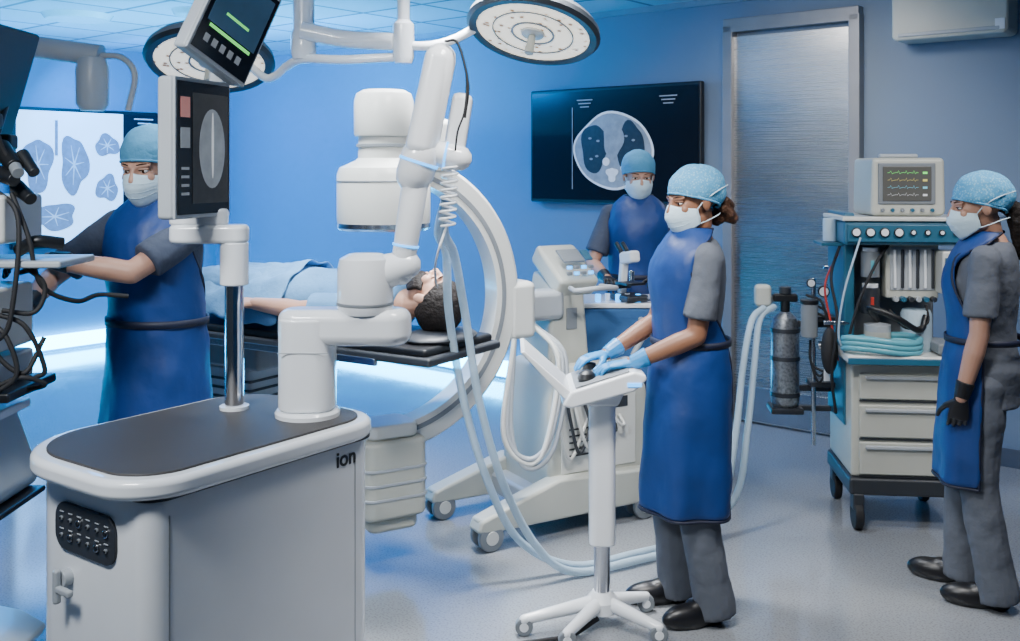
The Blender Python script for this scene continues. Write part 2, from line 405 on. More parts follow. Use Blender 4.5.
    for sd,f,n in ((-1,fL,nL),(1,fR,nR)):
        S,E,W=arms[sd]; mb=MB(); hand(mb,W,f,n,sd<0,s*(.94 if female else 1.0)*1.04,curl)
        d=(E-W).normalized()
        if glove: mb.capsule(W,.028*s,W+d*.065*s,.037*s,flat=True)
        fuse(G,'hand_left' if sd<0 else 'hand_right',mb,.0032,glove or skin,smooth=2)
    if apron:
        A=[(hem,.212,.175,.022,150),(hem+.12,.208,.172,.020,150),(.75,.203,.168,.016,150),(.90,.198,.162,.010,150),(1.00,.186,.152,.008,150),(1.07,.172,.140,.008,145),(1.14,.170,.138,.008,125),(1.22,.176,.145,.010,100),(1.30,.182,.158 if female else .150,.012,80),(1.37,.182,.146,.010,70),(1.42,.174,.126,.004,72),(1.455,.152,.108,-.003,85),(1.485,.116,.090,-.008,105),(1.51,.082,.078,-.010,130)]
        mb=MB(); N=36; rings=[]
        for z,rx,ry,cy,an in A:
            an=an*ang if z<1.45 else an
            an=min(an,178); rg=[]
            if z<1.05: rx*=aw
            for j in range(N+1):
                a=rad(-an+2*an*j/N); w=.013*math.sin(a*6+1.0)*max(0,(1.0-z)*1.8)
                rg.append(L(((rx*fx**.7+w)*math.sin(a),cy+(ry+w)*math.cos(a),z)))
            rings.append(rg)
        mb.loft(rings,cap=False,closed=False)
        o=obj(G,'lead_apron',mb,'apron',solid=.007,sub=1)
        q=o.modifiers.new('sub2','SUBSURF'); q.levels=1; q.render_levels=1
        q=o.modifiers.new('d','DISPLACE'); q.texture=TEX; q.strength=.020*s; q.mid_level=.30
        for e in (0,N):
            tube(G,'apron_binding',[r[e] for r in rings],.0055,'navy',k=3,n=8)
        tube(G,'apron_hem',rings[0],.0065,'navy',smooth=False,n=8)
        tube(G,'apron_collar',rings[-1],.0065,'navy',smooth=False,n=8)
        mb=MB(); bl=[]
        for z in (1.060,1.085):
            bl.append([L(((.184*fx**.7)*math.sin(2*math.pi*i/40),.008+.152*math.cos(2*math.pi*i/40),z)) for i in range(40)])
        mb.loft(bl,cap=False); obj(G,'apron_belt',mb,'navy',solid=.006,ang=180)
    if drapes:
        mb=MB(); rings=[]
        for i in range(25):
            z=.08+.90*i/24; rg=[]; w=.21+.02*(i/24)
            for j in range(37):
                a_=rad(-10+200*j/36); leg=1-.12*(1-i/24)*math.exp(-((a_-math.pi/2)/.35)**2)
                rg.append(V((w*math.cos(a_),-.10+(.17+.07*i/24)*leg*max(0,math.sin(a_))+.011*math.sin(j*1.1+i*.5)+.010*math.sin(i*1.7+j*.3),z)))
            rings.append(rg)
        mb.loft(rings,cap=False,closed=False); obj(G,'blanket_cloth',mb,drapes,solid=.008,ang=180,sub=1)
    return G,arms
def stand(x,y,heading): return Matrix.Translation((x,y,0))@Matrix.Rotation(rad(heading),4,'Z')

# ------------------------------------------------------------ ROOM
RA=-39.6
def Wp(a,b,z=0): return V((-3.07+.77*a-.637*b,10.4-.637*a-.77*b,z))
wallm=mat('painted_wall',(0.155,0.215,0.305),0.6,var=0.02,vscale=2,bump=0.03,bscale=120)
def ceilmat():
    m=mat('ceiling_tile',(0.5,0.54,0.6),0.8)
    nt=m.node_tree;b=nt.nodes['Principled BSDF']; tc=[n for n in nt.nodes if n.type=='TEX_COORD'][0]
    br=nt.nodes.new('ShaderNodeTexBrick'); br.offset=0; br.inputs['Scale'].default_value=1.0
    br.inputs['Brick Width'].default_value=.6; br.inputs['Row Height'].default_value=.6; br.inputs['Mortar Size'].default_value=.02
    br.inputs['Color1'].default_value=(.36,.50,.6,1);br.inputs['Color2'].default_value=(.30,.43,.53,1);br.inputs['Mortar'].default_value=(.10,.16,.22,1)
    nt.links.new(tc.outputs['Object'],br.inputs['Vector']); nt.links.new(br.outputs['Color'],b.inputs['Base Color']); return m
def floormat():
    m=mat('vinyl_floor',(0.3,0.33,0.36),0.2,var=0.07,vscale=1.6,coat=0.4)
    nt=m.node_tree;b=nt.nodes['Principled BSDF']; tc=[n for n in nt.nodes if n.type=='TEX_COORD'][0]
    n=nt.nodes.new('ShaderNodeTexNoise'); n.inputs['Scale'].default_value=120; nt.links.new(tc.outputs['Object'],n.inputs['Vector'])
    r=nt.nodes.new('ShaderNodeValToRGB'); r.color_ramp.elements[0].position=.34;r.color_ramp.elements[1].position=.5
    r.color_ramp.elements[0].color=(.19,.20,.215,1); r.color_ramp.elements[1].color=(.27,.285,.305,1)
    nt.links.new(n.outputs['Fac'],r.inputs['Fac']); nt.links.new(r.outputs['Color'],b.inputs['Base Color'])
    n3=nt.nodes.new('ShaderNodeTexNoise'); n3.inputs['Scale'].default_value=3.5; n3.inputs['Detail'].default_value=6; nt.links.new(tc.outputs['Object'],n3.inputs['Vector'])
    mr=nt.nodes.new('ShaderNodeMapRange'); mr.inputs['To Min'].default_value=.04; mr.inputs['To Max'].default_value=.22
    nt.links.new(n3.outputs['Fac'],mr.inputs['Value']); nt.links.new(mr.outputs['Result'],b.inputs['Roughness'])
    b.inputs['Coat Roughness'].default_value=.08; b.inputs['Specular IOR Level'].default_value=.7
    return m
def roombox(name,a0,a1,b0,b1,z0,z1,m,bev=0):
    mb=MB(); mb.box(((a1-a0)/2,-(b1-b0)/2,(z1-z0)/2),(a1-a0,b1-b0,z1-z0))
    o=obj(None,name,mb,m,bevel=bev,smooth=False); p=Wp(a0,b0,z0); o.location=p; o.rotation_euler=(0,0,rad(RA)); return o
AW=10.6; BD=9.0
roombox('floor',-.1,AW+.1,-.1,BD,-.1,0,floormat())
roombox('ceiling',-.1,AW+.1,-.1,BD,2.8,2.9,ceilmat())
roombox('wall_back',0,AW,-.1,0,0,2.8,wallm)
roombox('wall_left',-.1,0,-.1,BD,0,2.8,wallm)
roombox('wall_right',AW,AW+.1,-.1,BD,0,2.8,wallm)
bbm=mat('baseboard_vinyl',(0.08,0.10,0.14),0.5)
roombox('baseboard_back',0.03,5.84,0,.015,0,.10,bbm)
roombox('baseboard_right_part',6.84,AW,0,.015,0,.10,bbm)
strip=mat('cyan_led_strip',(0.2,0.7,1.0),emit=34,ecol=(0.01,0.50,1.0))
roombox('trim_led_back',0.1,5.0,.02,.05,.03,.15,strip)
roombox('trim_led_left',0.0+.02,.05,.1,6.0,.03,.15,strip)
roombox('trim_ceiling_back',0,AW,0,.03,2.76,2.8,mat('trim_ceiling',(.2,.26,.33),.6))
doorm=mat('stainless_door',(0.60,0.59,0.57),0.3,metal=0.97,var=0.06,vscale=1.5)
def brushed(m):
    nt=m.node_tree;b=nt.nodes['Principled BSDF']; tc=[n for n in nt.nodes if n.type=='TEX_COORD'][0]
    mp=nt.nodes.new('ShaderNodeMapping'); mp.inputs['Scale'].default_value=(.6,1,260); nt.links.new(tc.outputs['Object'],mp.inputs['Vector'])
    n=nt.nodes.new('ShaderNodeTexNoise'); n.inputs['Scale'].default_value=2; nt.links.new(mp.outputs['Vector'],n.inputs['Vector'])
    mr=nt.nodes.new('ShaderNodeMapRange'); mr.inputs['To Min'].default_value=.22; mr.inputs['To Max'].default_value=.32
    nt.links.new(n.outputs['Fac'],mr.inputs['Value']); nt.links.new(mr.outputs['Result'],b.inputs['Roughness'])
    tg=nt.nodes.new('ShaderNodeTangent'); tg.direction_type='RADIAL'; tg.axis='Z'
    nt.links.new(tg.outputs['Tangent'],b.inputs['Tangent'])
    b.inputs['Anisotropic'].default_value=.75
brushed(doorm)
d=group('door_1',Wp(5.872,0),RA)
W_=.904
box(d,'door_leaf',(W_/2,-.02,1.27),(W_-.12,.03,2.52),doorm,.004)
framem=mat('door_frame',(0.26,0.26,0.27),0.4,metal=.4)
for x in (0.03,W_-.03): box(d,'jamb',(x,-.03,1.30),(.07,.09,2.6),framem,.006)
box(d,'frame_head',(W_/2,-.03,2.60),(W_,.09,.09),framem,.006)
box(d,'kick_plate',(W_/2,-.038,.13),(W_-.14,.005,.22),'steel',.002)
box(d,'door_handle',(W_-.16,-.07,1.05),(.12,.02,.025),'chrome',.006)
box(d,'handle_plate',(W_-.12,-.042,1.05),(.04,.012,.18),'chrome',.004)
tv=group('wall_television',Wp(4.99,.06,1.83),RA)
box(tv,'bezel',(0,0,0),(1.46,.05,.84),'black',.012)
flat(tv,'screen',(0,0),.71,.395,-.028,'screenbk',rect=True)
flat(tv,'scan_body_outline',(.02,-.04),.33,.31,-.030,'ctlight',pts=blob(.335,.275,4,1.57,.03,48))
flat(tv,'scan_body',(.02,-.04),.31,.29,-.032,'ctgrey',pts=blob(.318,.258,4,1.57,.03,48))
flat(tv,'lung_left',(-.135,-.02),.105,.19,-.034,'ctdark',pts=blob(.115,.175,3,.5,.09))
flat(tv,'lung_right',(.175,-.02),.105,.19,-.034,'ctdark',pts=blob(.115,.175,3,2.6,.09))
flat(tv,'heart',(.03,.04),.07,.11,-.036,'ctgrey',pts=blob(.085,.13,3,1,.08))
flat(tv,'spine',(.02,-.21),.05,.06,-.036,'ctlight',pts=blob(.045,.05,3,0,.2))
flat(tv,'aorta',(-.03,-.12),.03,.03,-.037,'ctlight')
for i,(x,z) in enumerate(((-.17,.05),(-.11,-.08),(-.16,-.1),(.15,-.1),(.20,.03),(.22,-.08),(.14,.06),(-.10,.03))): flat(tv,'vessel',(x,z),.014,.008,-.0365,'ctgrey')
for i in range(3): flat(tv,'caption_line',(-.22,.33-.025*i),.07-.015*i,.004,-.034,'ctgrey',rect=True)
for i in range(3): flat(tv,'caption_line',(.48,.33-.025*i),.07-.015*i,.004,-.034,'ctgrey',rect=True)
flat(tv,'side_line',(-.33,-.02),.003,.3,-.034,'ctgrey',rect=True)
dp=group('large_imaging_display',Wp(.06,1.33,1.58),50.4)
box(dp,'bezel',(0,0,0),(1.56,.05,1.26),'black',.012)
flat(dp,'screen_left_half',(-.24,0),.50,.60,-.028,'dispwhite',rect=True)
flat(dp,'screen_right_half',(.52,0),.25,.60,-.028,'screenbk',rect=True)
for i,(c,r) in enumerate((((-.55,.12),(.13,.24)),((-.22,.12),(.13,.26)),((.10,.30),(.12,.10)),((.10,-.1),(.11,.12)),((-.4,-.35),(.2,.12)))):
    flat(dp,'lung_scan',c,0,0,-.031,'dispblue',pts=blob(r[0],r[1],3,i*1.3,.14))
    # branching airway tree inside every scan
    for k in range(7):
        an=k*.9+i; ex=c[0]+r[0]*.72*math.cos(an); ez=c[1]+r[1]*.72*math.sin(an); dx,dz=ex-c[0],ez-c[1]; ln=math.hypot(dx,dz); px,pz=-dz/ln*.007,dx/ln*.007
        flat(dp,'airway_branch',c,0,0,-.033-.0002*k,'ctlight',pts=[(px,pz),(-px,-pz),(dx-px*.3,dz-pz*.3),(dx+px*.3,dz+pz*.3)])
flat(dp,'trachea',(-.385,.36),.014,.16,-.033,'dispblue',rect=True)
flat(dp,'side_scan',(.50,.28),0,0,-.031,'ctgrey',pts=blob(.12,.14,4,1,.06)); flat(dp,'side_scan_core',(.50,.28),0,0,-.033,'ctdark',pts=blob(.08,.09,3,1,.15))
for i in range(4): flat(dp,'caption_line',(.47+.01*(i%3),.56-.04*i),.10-.03*(i%3),.006,-.034,'ctlight',rect=True)
ac=group('wall_air_conditioner',Wp(7.33,.0,2.39),RA)
side_prism(ac,'housing',[(-.31,0.02),(-.29,0),(.29,0),(.31,.02),(.31,.34),(-.31,.34)],-.22,-.005,'cream',.02)
box(ac,'vent_louver',(0,-.20,.03),(.54,.06,.02),'ltgrey',.004)
box(ac,'indicator_tag',(.27,-.225,.05),(.05,.008,.06),'white',.002)

# ------------------------------------------------------------ BRONCHOSCOPY CART
c=group('robotic_bronchoscopy_cart',(-.82,2.871,0),54.4)
prism(c,'body_shell',rrect(-.405,.385,-.225,.315,.10,10,radii=(.10,.12,.055,.07)),.10,.845,'white',.01)
prism(c,'lower_skirt',rrect(-.385,.37,-.21,.30,.08,10),.05,.10,'grey',.006)
prism(c,'deck_rim',rrect(-.470,.42,-.262,.385,.19,14,radii=(.19,.26,.17,.15)),.848,.90,'white',.018,seg=4)
prism(c,'deck_rim_shadow_gap',rrect(-.41,.395,-.235,.33,.07,10),.840,.850,'dark',.002)
prism(c,'deck_mat',rrect(-.430,.385,-.222,.345,.155,14,radii=(.155,.22,.135,.12)),.898,.906,'deck',.003)
box(c,'panel_seam_vertical',(-.345,-.2255,.45),(.004,.003,.70),'grey',.001)
box(c,'panel_seam_corner',(.30,-.2255,.45),(.003,.003,.70),'ltgrey',.001)
prism(c,'control_panel_plate',rrect(-.135,.135,-.062,.062,.045,8),-.004,.006,'dark',.002,Mx=Matrix.Translation((-.407,.035,.722))@Matrix(((0,0,-1,0),(-1,0,0,0),(0,1,0,0),(0,0,0,1))))
for i in range(6):
    for j in range(2):
        y=-.065+i*.040; z=.742-j*.044; big=(i+2*j)%3==0
        cyl(c,'port_ring',(-.413,y,z),(-.419,y,z),.011 if big else .006,'steel' if big else 'grey',bev=.001,n=16)
        cyl(c,'port_core',(-.418,y,z),(-.421,y,z),.007 if big else .004,'black',bev=.001,n=12)
        box(c,'port_label',(-.4145,y,z+.017),(.002,.018,.003),'ltgrey',.0005)
cyl(c,'latch_boss',(-.40,.115,.59),(-.43,.115,.59),.022,'ltgrey')
box(c,'latch_lever',(-.44,.115,.575),(.02,.02,.09),'ltgrey',.008)
box(c,'latch_lever_arm',(-.44,.085,.57),(.018,.07,.018),'ltgrey',.006)
for x in (-.28,.28):
    for y in (-.14,.22): cyl(c,'caster',(x,y-.02,.045),(x,y+.02,.045),.045,'rubber')
t=bpy.data.curves.new('logo_text','FONT'); t.body='ion'; t.size=.065; t.extrude=.001; t.offset=.001; t.align_x='CENTER'
to=bpy.data.objects.new('logo_lettering',t); COL.objects.link(to); to.parent=c; to.location=(.262,-.2268,.780); to.rotation_euler=(rad(90),0,0); t.materials.append(M['dark'])

# ------------------------------------------------------------ ROBOTIC ARM
a=group('robotic_arm',(-.615,3.04,.906),0)
lathe(a,'base_flange',[(0,0),(.098,0),(.098,.012),(.092,.02),(0,.02)],'white')
prism(a,'base_column',rrect(-.085,.085,-.075,.075,.06,8),.02,.30,'white',.01)
prism(a,'shoulder_link',rrect(-.088,.315,-.07,.07,.065,8),.215,.325,'white',.035,seg=6)
box(a,'column_seam',(0,-.0755,.20),(.15,.002,.003),'ltgrey',.0005)
lathe(a,'elbow_drum',[(0,.31),(.078,.31),(.085,.33),(.085,.44),(.078,.475),(.05,.49),(0,.492)],'white',c=(.175,0,0))
lathe(a,'drum_ring',[(.0855,.335),(.087,.337),(.087,.343),(.0855,.345)],'grey',c=(.175,0,0))
mb=MB(); mb.capsule((.19,0,.42),.060,(.30,.0,.455),.045,n=24); obj(a,'elbow_knuckle',mb,'white')
mb=MB(); mb.capsule((.285,0,.43),.036,(.335,0,.76),.042,n=24); obj(a,'forearm',mb,'white')
lathe(a,'status_ring',[(.034,-.003),(.0405,-.003),(.0405,.003),(.034,.003)],'blueled',c=(.298,0,.515),rot=(0,9,0),hollow=True)
mb=MB(); mb.capsule((.325,0,.73),.058,(.345,-.01,.79),.058,n=24); obj(a,'forearm_joint',mb,'white')
lathe(a,'status_ring',[(.050,-.004),(.0605,-.004),(.0605,.004),(.050,.004)],'blueled',c=(.338,-.006,.768),rot=(0,18,0),hollow=True)
mb=MB(); mb.capsule((.345,-.01,.80),.050,(.405,-.02,1.08),.048,n=24); obj(a,'upper_arm',mb,'white')
box(a,'upper_arm_cover',(.372,-.02,.95),(.085,.10,.34),'white',.04,rot=(0,12,0),seg=6)
box(a,'instrument_carriage',(.455,.03,.87),(.065,.09,.22),'white',.02,rot=(0,9,0))
mb=MB(); mb.capsule((.37,0,.80),.04,(.46,0,.78),.04,n=20); obj(a,'carriage_joint',mb,'white')
lathe(a,'status_ring',[(.034,-.003),(.0425,-.003),(.0425,.003),(.034,.003)],'blueled',c=(.42,0,.789),rot=(0,100,0),hollow=True)
coil(a,'coiled_catheter_guide',(.435,-.02,.77),(.425,-.02,.575),.024,.004,9,'white')
tube(a,'catheter',[(.425,-.02,.58),(.40,-.04,.50),(.38,.10,.44),(.36,.4,.36),(.34,.75,.30)],.004,'white')
tube(a,'black_cable',[(.42,-.05,1.13),(.46,-.06,1.12),(.49,-.06,1.00),(.48,-.05,.90)],.004,'rubber')
tube(a,'black_cable',[(.45,-.03,.80),(.46,-.07,.86),(.48,-.07,.92),(.485,-.05,1.02),(.47,-.03,1.10)],.003,'rubber')

# ------------------------------------------------------------ MONITORS
def monitor(name,loc,rot,w,h):
    g=group(name,loc); g.rotation_euler=[rad(x) for x in rot]
    box(g,'housing',(0,.03,0),(w,.055,h),'ltgrey',.012)
    box(g,'front_bezel',(0,-.001,0),(w-.004,.010,h-.004),'ltgrey',.003)
    flat(g,'screen',(0,0),w/2-.010,h/2-.014,-.0085,'screenbk',rect=True)
    return g
m1=monitor('touchscreen_monitor',(-.930,3.02,1.715),(0,0,72),.28,.42)
flat(m1,'scan_field',(.03,.0),.090,.165,-.0105,'ctdark',rect=True)
flat(m1,'scan_oval',(.035,.0),.065,.12,-.0125,'ctgrey')
flat(m1,'scan_core',(.035,.01),.005,.10,-.0145,'ctlight')
flat(m1,'thumb_image',(-.095,.12),.022,.03,-.0105,'pink',rect=True)
flat(m1,'thumb_image',(-.095,.03),.022,.03,-.0105,'ctgrey',rect=True)
for i in range(4): flat(m1,'caption_line',(-.095,-.06-.025*i),.018,.004,-.0105,'ctgrey',rect=True)
m2=monitor('touchscreen_monitor',(-.835,3.04,2.10),(8,24,62),.26,.32)
flat(m2,'navigation_view',(0,.04),.105,.09,-.0105,'navview',rect=True)
flat(m2,'trace',(0,-.06),.09,.005,-.0115,'green',rect=True)
flat(m2,'airway_trace',(0,.0),.05,.004,-.0125,'green',rect=True)
for i in range(5): flat(m2,'bar',(-.08+.035*i,-.10),.010,.012,-.0105,'ctgrey',rect=True)
mp=group('monitor_support_column',(-.86,3.12,.906),0)
cyl(mp,'steel_post',(0,0,0),(0,0,.40),.029,'chrome')
lathe(mp,'post_collar',[(0,0),(.045,0),(.045,.01),(0,.012)],'white')
cyl(mp,'white_sleeve',(0,0,.385),(0,0,.52),.044,'white',bev=.006)
prism(mp,'swing_arm',rrect(-.20,.045,-.045,.045,.04),.515,.575,'white',.015)
prism(mp,'arm_step',rrect(-.20,-.02,-.04,.04,.035),.57,.625,'white',.012)
box(mp,'monitor_spine',(-.08,.06,.90),(.05,.03,.72),'ltgrey',.01,rot=(0,4,0))

# ------------------------------------------------------------ SURGICAL LIGHTS
def slight(name,loc,rot,R):
    g=group(name,loc); g.rotation_euler=[rad(x) for x in rot]
    lathe(g,'housing',[(R*.93,-.008),(R,-.006),(R*1.0,.02),(R*.92,.05),(R*.5,.07),(R*.2,.085),(0,.085)],'grey')
    lathe(g,'outer_ring',[(R*.86,-.020),(R*.97,-.024),(R*1.02,-.006),(R*.97,.006),(R*.86,-.010)],'dark',hollow=True)
    lathe(g,'lens',[(0,-.016),(R*.87,-.014),(R*.87,-.010),(0,-.010)],'lamp')
    lathe(g,'inner_ring',[(R*.30,-.020),(R*.33,-.020),(R*.33,-.014),(R*.30,-.014)],'grey',hollow=True)
    lathe(g,'middle_ring',[(R*.60,-.019),(R*.62,-.019),(R*.62,-.013),(R*.60,-.013)],'grey',hollow=True)
    lathe(g,'hub',[(0,-.03),(R*.17,-.025),(R*.19,-.012),(0,-.012)],'white2')
    cyl(g,'sterile_handle',(0,0,-.03),(0,0,-.12),.016,'cream',r2=.022,bev=.005)
    return g
slight('surgical_light',(-1.44,4.8,2.18),(-24,-3,0),.30)
slight('surgical_light',(.105,4.5,2.28),(-20,11,0),.30)
sm=group('surgical_light_suspension',(-.97,4.7,2.0),0)
cyl(sm,'ceiling_column',(0,0,.25),(0,0,.8),.05,'white')
cyl(sm,'ceiling_flange',(0,0,.78),(0,0,.80),.12,'white')
lathe(sm,'hub',[(0,.17),(.05,.17),(.06,.2),(.06,.28),(.05,.31),(0,.31)],'white')
tube(sm,'spring_arm',[(0,-.05,.30),(.2,-.05,.26),(.44,-.1,.24)],.042,'white',n=16)
lathe(sm,'arm_joint',[(0,.14),(.04,.14),(.05,.17),(.05,.32),(.03,.34),(.03,.8),(0,.8)],'white',c=(.48,-.1,0))
tube(sm,'spring_arm_lower',[(-.1,.06,.14),(0,-.02,.17),(.2,-.08,.16),(.46,-.1,.17)],.022,'white',n=12)
tube(sm,'lamp_yoke',[(-.1,.06,.14),(-.16,.10,.10),(-.22,.12,.10),(-.34,.12,.20),(-.45,.12,.25)],.02,'white',n=12)
tube(sm,'lamp_yoke',[(.5,-.1,.22),(.62,-.13,.22),(.74,-.12,.26),(.9,-.12,.35),(1.05,-.15,.37)],.022,'white',n=12)
bm=group('ceiling_equipment_boom',(-2.1,4.55,2.0),0)
tube(bm,'horizontal_arm',[(-.9,0,.30),(-.3,0,.24),(.24,0,.17)],.05,'ltgrey',n=18)
cyl(bm,'ceiling_drop',(-.9,0,.25),(-.9,0,.8),.07,'ltgrey')
lathe(bm,'elbow_head',[(0,-.08),(.05,-.08),(.07,-.05),(.072,.11),(.06,.16),(0,.18)],'ltgrey',c=(.2,0,0))
tube(bm,'conduit',[(.22,0,.17),(.34,-.02,.16),(.40,-.02,.08),(.37,-.02,-.08)],.015,'ltgrey')
cr=group('ceiling_mount_plate',(-3.2,7.4,2.76),0)
lathe(cr,'plate',[(0,0),(.22,0),(.25,.04),(0,.04)],'white')
cr=group('ceiling_mount_plate',(-2.25,7.2,2.76),0)
lathe(cr,'plate',[(0,0),(.16,0),(.18,.04),(0,.04)],'white')

# ------------------------------------------------------------ C-ARM
g=group('c_arm_xray_machine',(-.53,4.2,0),30)
mb=MB(); rings=[]; R0=.575; zc=1.10
for i in range(61):
    an=rad(-100+190*i/60); ca,sa=math.cos(an),math.sin(an)
    pr=[(-.06,-.055),(.04,-.055),(.055,-.04),(.055,.04),(.04,.055),(-.06,.055)]
    rings.append([V(((R0+p)*ca,q,zc+(R0+p)*sa)) for p,q in pr])
mb.loft(rings); obj(g,'c_shaped_gantry',mb,'white2',ang=30)
mb=MB(); rings=[]
for i in range(61):
    an=rad(-98+186*i/60); ca,sa=math.cos(an),math.sin(an)
    rings.append([V(((R0+p)*ca,q,zc+(R0+p)*sa)) for p,q in ((-.035,-.058),(-.015,-.058),(-.015,-.050),(-.035,-.050))])
mb.loft(rings); obj(g,'gantry_track',mb,'grey')
lathe(g,'image_intensifier',[(0,1.40),(.185,1.40),(.195,1.41),(.195,1.43)],'steel')
lathe(g,'intensifier_drum',[(0,1.425),(.193,1.43),(.196,1.45),(.196,1.63),(.185,1.66),(.12,1.69),(.108,1.70),(.108,1.80),(0,1.80)],'white2')
lathe(g,'intensifier_cap',[(0,1.79),(.12,1.79),(.125,1.80),(.125,1.94),(.115,1.97),(.09,1.985),(0,1.99)],'white2')
lathe(g,'drum_band',[(.112,1.745),(.116,1.747),(.116,1.757),(.112,1.76)],'grey')
lathe(g,'drum_seam',[(.1965,1.60),(.198,1.601),(.198,1.606),(.1965,1.607)],'grey')
box(g,'detector_bracket',(.17,0,1.71),(.26,.16,.14),'white2',.03)
box(g,'detector_bracket_upper',(.22,0,1.80),(.16,.14,.14),'white2',.03)
prism(g,'xray_tube_housing',rrect(-.13,.15,-.13,.13,.05),.22,.54,'cream',.02)
prism(g,'tube_collar',rrect(-.10,.12,-.10,.10,.04),.54,.60,'white2',.015)
for z in (.30,.36,.42): prism(g,'housing_rib',rrect(-.135,.155,-.135,.135,.05),z,z+.012,'ltgrey',.003)
prism(g,'tube_lower_cap',rrect(-.10,.12,-.10,.10,.04),.16,.22,'cream',.02)
yo=.15
box(g,'gantry_carriage',(.65,.03,1.02),(.14,.18,.26),'white2',.03)
box(g,'gantry_carriage_arm',(.80,.08,1.02),(.25,.13,.14),'ltgrey',.03)
side_prism(g,'main_column',[(.84,.30),(1.10,.30),(1.08,.70),(1.04,1.14),(.90,1.16),(.85,.9)],yo-.11,yo+.13,'cream',.02)
side_prism(g,'main_cabinet',[(.78,.16),(1.30,.16),(1.36,.22),(1.34,.62),(1.20,.74),(.84,.74),(.78,.6)],yo-.22,yo+.22,'cream',.03)
box(g,'cabinet_side_panel',(1.05,yo-.222,.44),(.42,.008,.36),'white2',.004)
for i in range(5): box(g,'vent_slot',(.95,yo-.228,.34+.03*i),(.14,.004,.008),'dark',.001)
box(g,'cabinet_label',(1.15,yo-.228,.56),(.12,.004,.05),'dark',.001)
box(g,'column_label',(.97,yo-.112,.95),(.06,.004,.10),'grey',.001)
box(g,'control_console',(.99,yo-.02,1.17),(.22,.28,.10),'cream',.02,rot=(35,0,0))
box(g,'console_display',(.97,yo-.10,1.245),(.12,.09,.01),'grey',.003,rot=(35,0,0))
box(g,'console_readout',(1.06,yo-.10,1.245),(.04,.07,.01),'teal',.003,rot=(35,0,0))
for i in range(4):
    for j in range(2): box(g,'console_key',(.93+.04*i,yo-.155+.0*j,1.195-.028*j),(.026,.012,.016),'grey' if (i+j)%2 else 'blueled',.003)
tube(g,'push_handle',[(.93,yo-.16,1.10),(.90,yo-.26,1.10),(1.0,yo-.30,1.11),(1.12,yo-.26,1.10),(1.10,yo-.16,1.10)],.012,'ltgrey')
tube(g,'steering_handle',[(1.3,yo-.15,.75),(1.38,yo-.15,.9),(1.38,yo+.15,.9),(1.3,yo+.15,.75)],.014,'ltgrey')
box(g,'cross_beam',(.95,yo,.14),(.5,.5,.10),'ltgrey',.02)
for y in (yo-.23,yo+.23):
    side_prism(g,'chassis_leg',[(.38,.09),(.40,.14),(.8,.26),(1.3,.24),(1.36,.10),(1.3,.08),(.42,.08)],y-.05,y+.05,'cream',.015)
    for x in (.45,1.28):
        for dy in (-.035,.035): cyl(g,'caster_wheel',(x,y+dy-.014,.06),(x,y+dy+.014,.06),.06,'grey',bev=.006)
        for dy in (-.052,.052): cyl(g,'wheel_hub',(x,y+dy-.002,.06),(x,y+dy+.002,.06),.03,'white2',bev=.001)
        box(g,'caster_fork',(x,y,.11),(.11,.07,.07),'cream',.015)
for i,(p) in enumerate(((0,0),(.02,.02),(.04,-.02))):
    tube(g,'looping_cable',[(.72,-.02,.95),(.78+p[0],-.14,.8),(.70+p[0],-.17,.45+p[1]),(.62,-.14,.36+p[1]),(.52+p[0],-.10,.50),(.60,-.06,.9)],.012,'ltgrey' if i else 'white2')
for i in range(7): tube(g,'cabinet_cable',[(.82+.03*i,yo-.23,.72-.02*(i%3)),(.80+.05*i,yo-.28,.5+.03*(i%2)),(.86+.05*i,yo-.27,.34+.02*i),(.98+.03*i,yo-.23,.5)],.008,'dark' if i%2 else 'white2')

# ------------------------------------------------------------ TABLE + PATIENT
g=group('operating_table',(-.94,4.43,0),-32)
box(g,'tabletop',(-.02,0,.925),(1.86,.50,.035),'dark',.012)
box(g,'mattress',(-.03,0,.955),(1.82,.47,.035),'black',.015)
for y in (-.245,.245): box(g,'side_rail',(-.1,y,.905),(1.5,.02,.03),'steel',.004)
box(g,'pedestal_head',(-.37,0,.84),(.62,.36,.13),'grey',.02)
box(g,'pedestal_mid',(-.37,0,.68),(.46,.30,.20),'ltgrey',.02)
box(g,'pedestal_column',(-.37,0,.42),(.36,.26,.42),'grey',.02)
box(g,'pedestal_base',(-.45,0,.11),(.9,.42,.16),'grey',.03)
box(g,'base_skid',(-.45,0,.015),(.86,.38,.03),'black',.005)
for i in range(4): box(g,'bellows_fold',(-.37,0,.60+.04*i),(.47,.31,.012),'dark',.003)
ell(g,'pillow',(.78,0,.985),(.13,.18,.030),'dark')
td=V((.85,-.53,0)).normalized(); hs=1.76
px_=V((0,0,1)).cross(td)
top=V((-.94,4.43,0))+td*.88; org=top-td*hs; org.z=1.105
Mp=Matrix(((px_.x,0,td.x,org.x),(px_.y,0,td.y,org.y),(px_.z,1,td.z,org.z),(0,0,0,1)))
human('lying_patient',Mp,hs,skin='skinB',scrub='gown',pants='gown',glove=None,capm=None,hair='short',apron=False,mask=False,beard=True,eyes=False,shoes=False,
   wristL=(-.24,-.02,.86),wristR=(.24,-.02,.86),poleL=(-1,-.3,0),poleR=(1,-.3,0),nL=(.3,-1,0),nR=(-.3,-1,0),curl=(15,18,20,22),footL=(-.09,.0),footR=(.09,.0),hyaw=-14,hpitch=6,headk=1.08,drapes='gown')

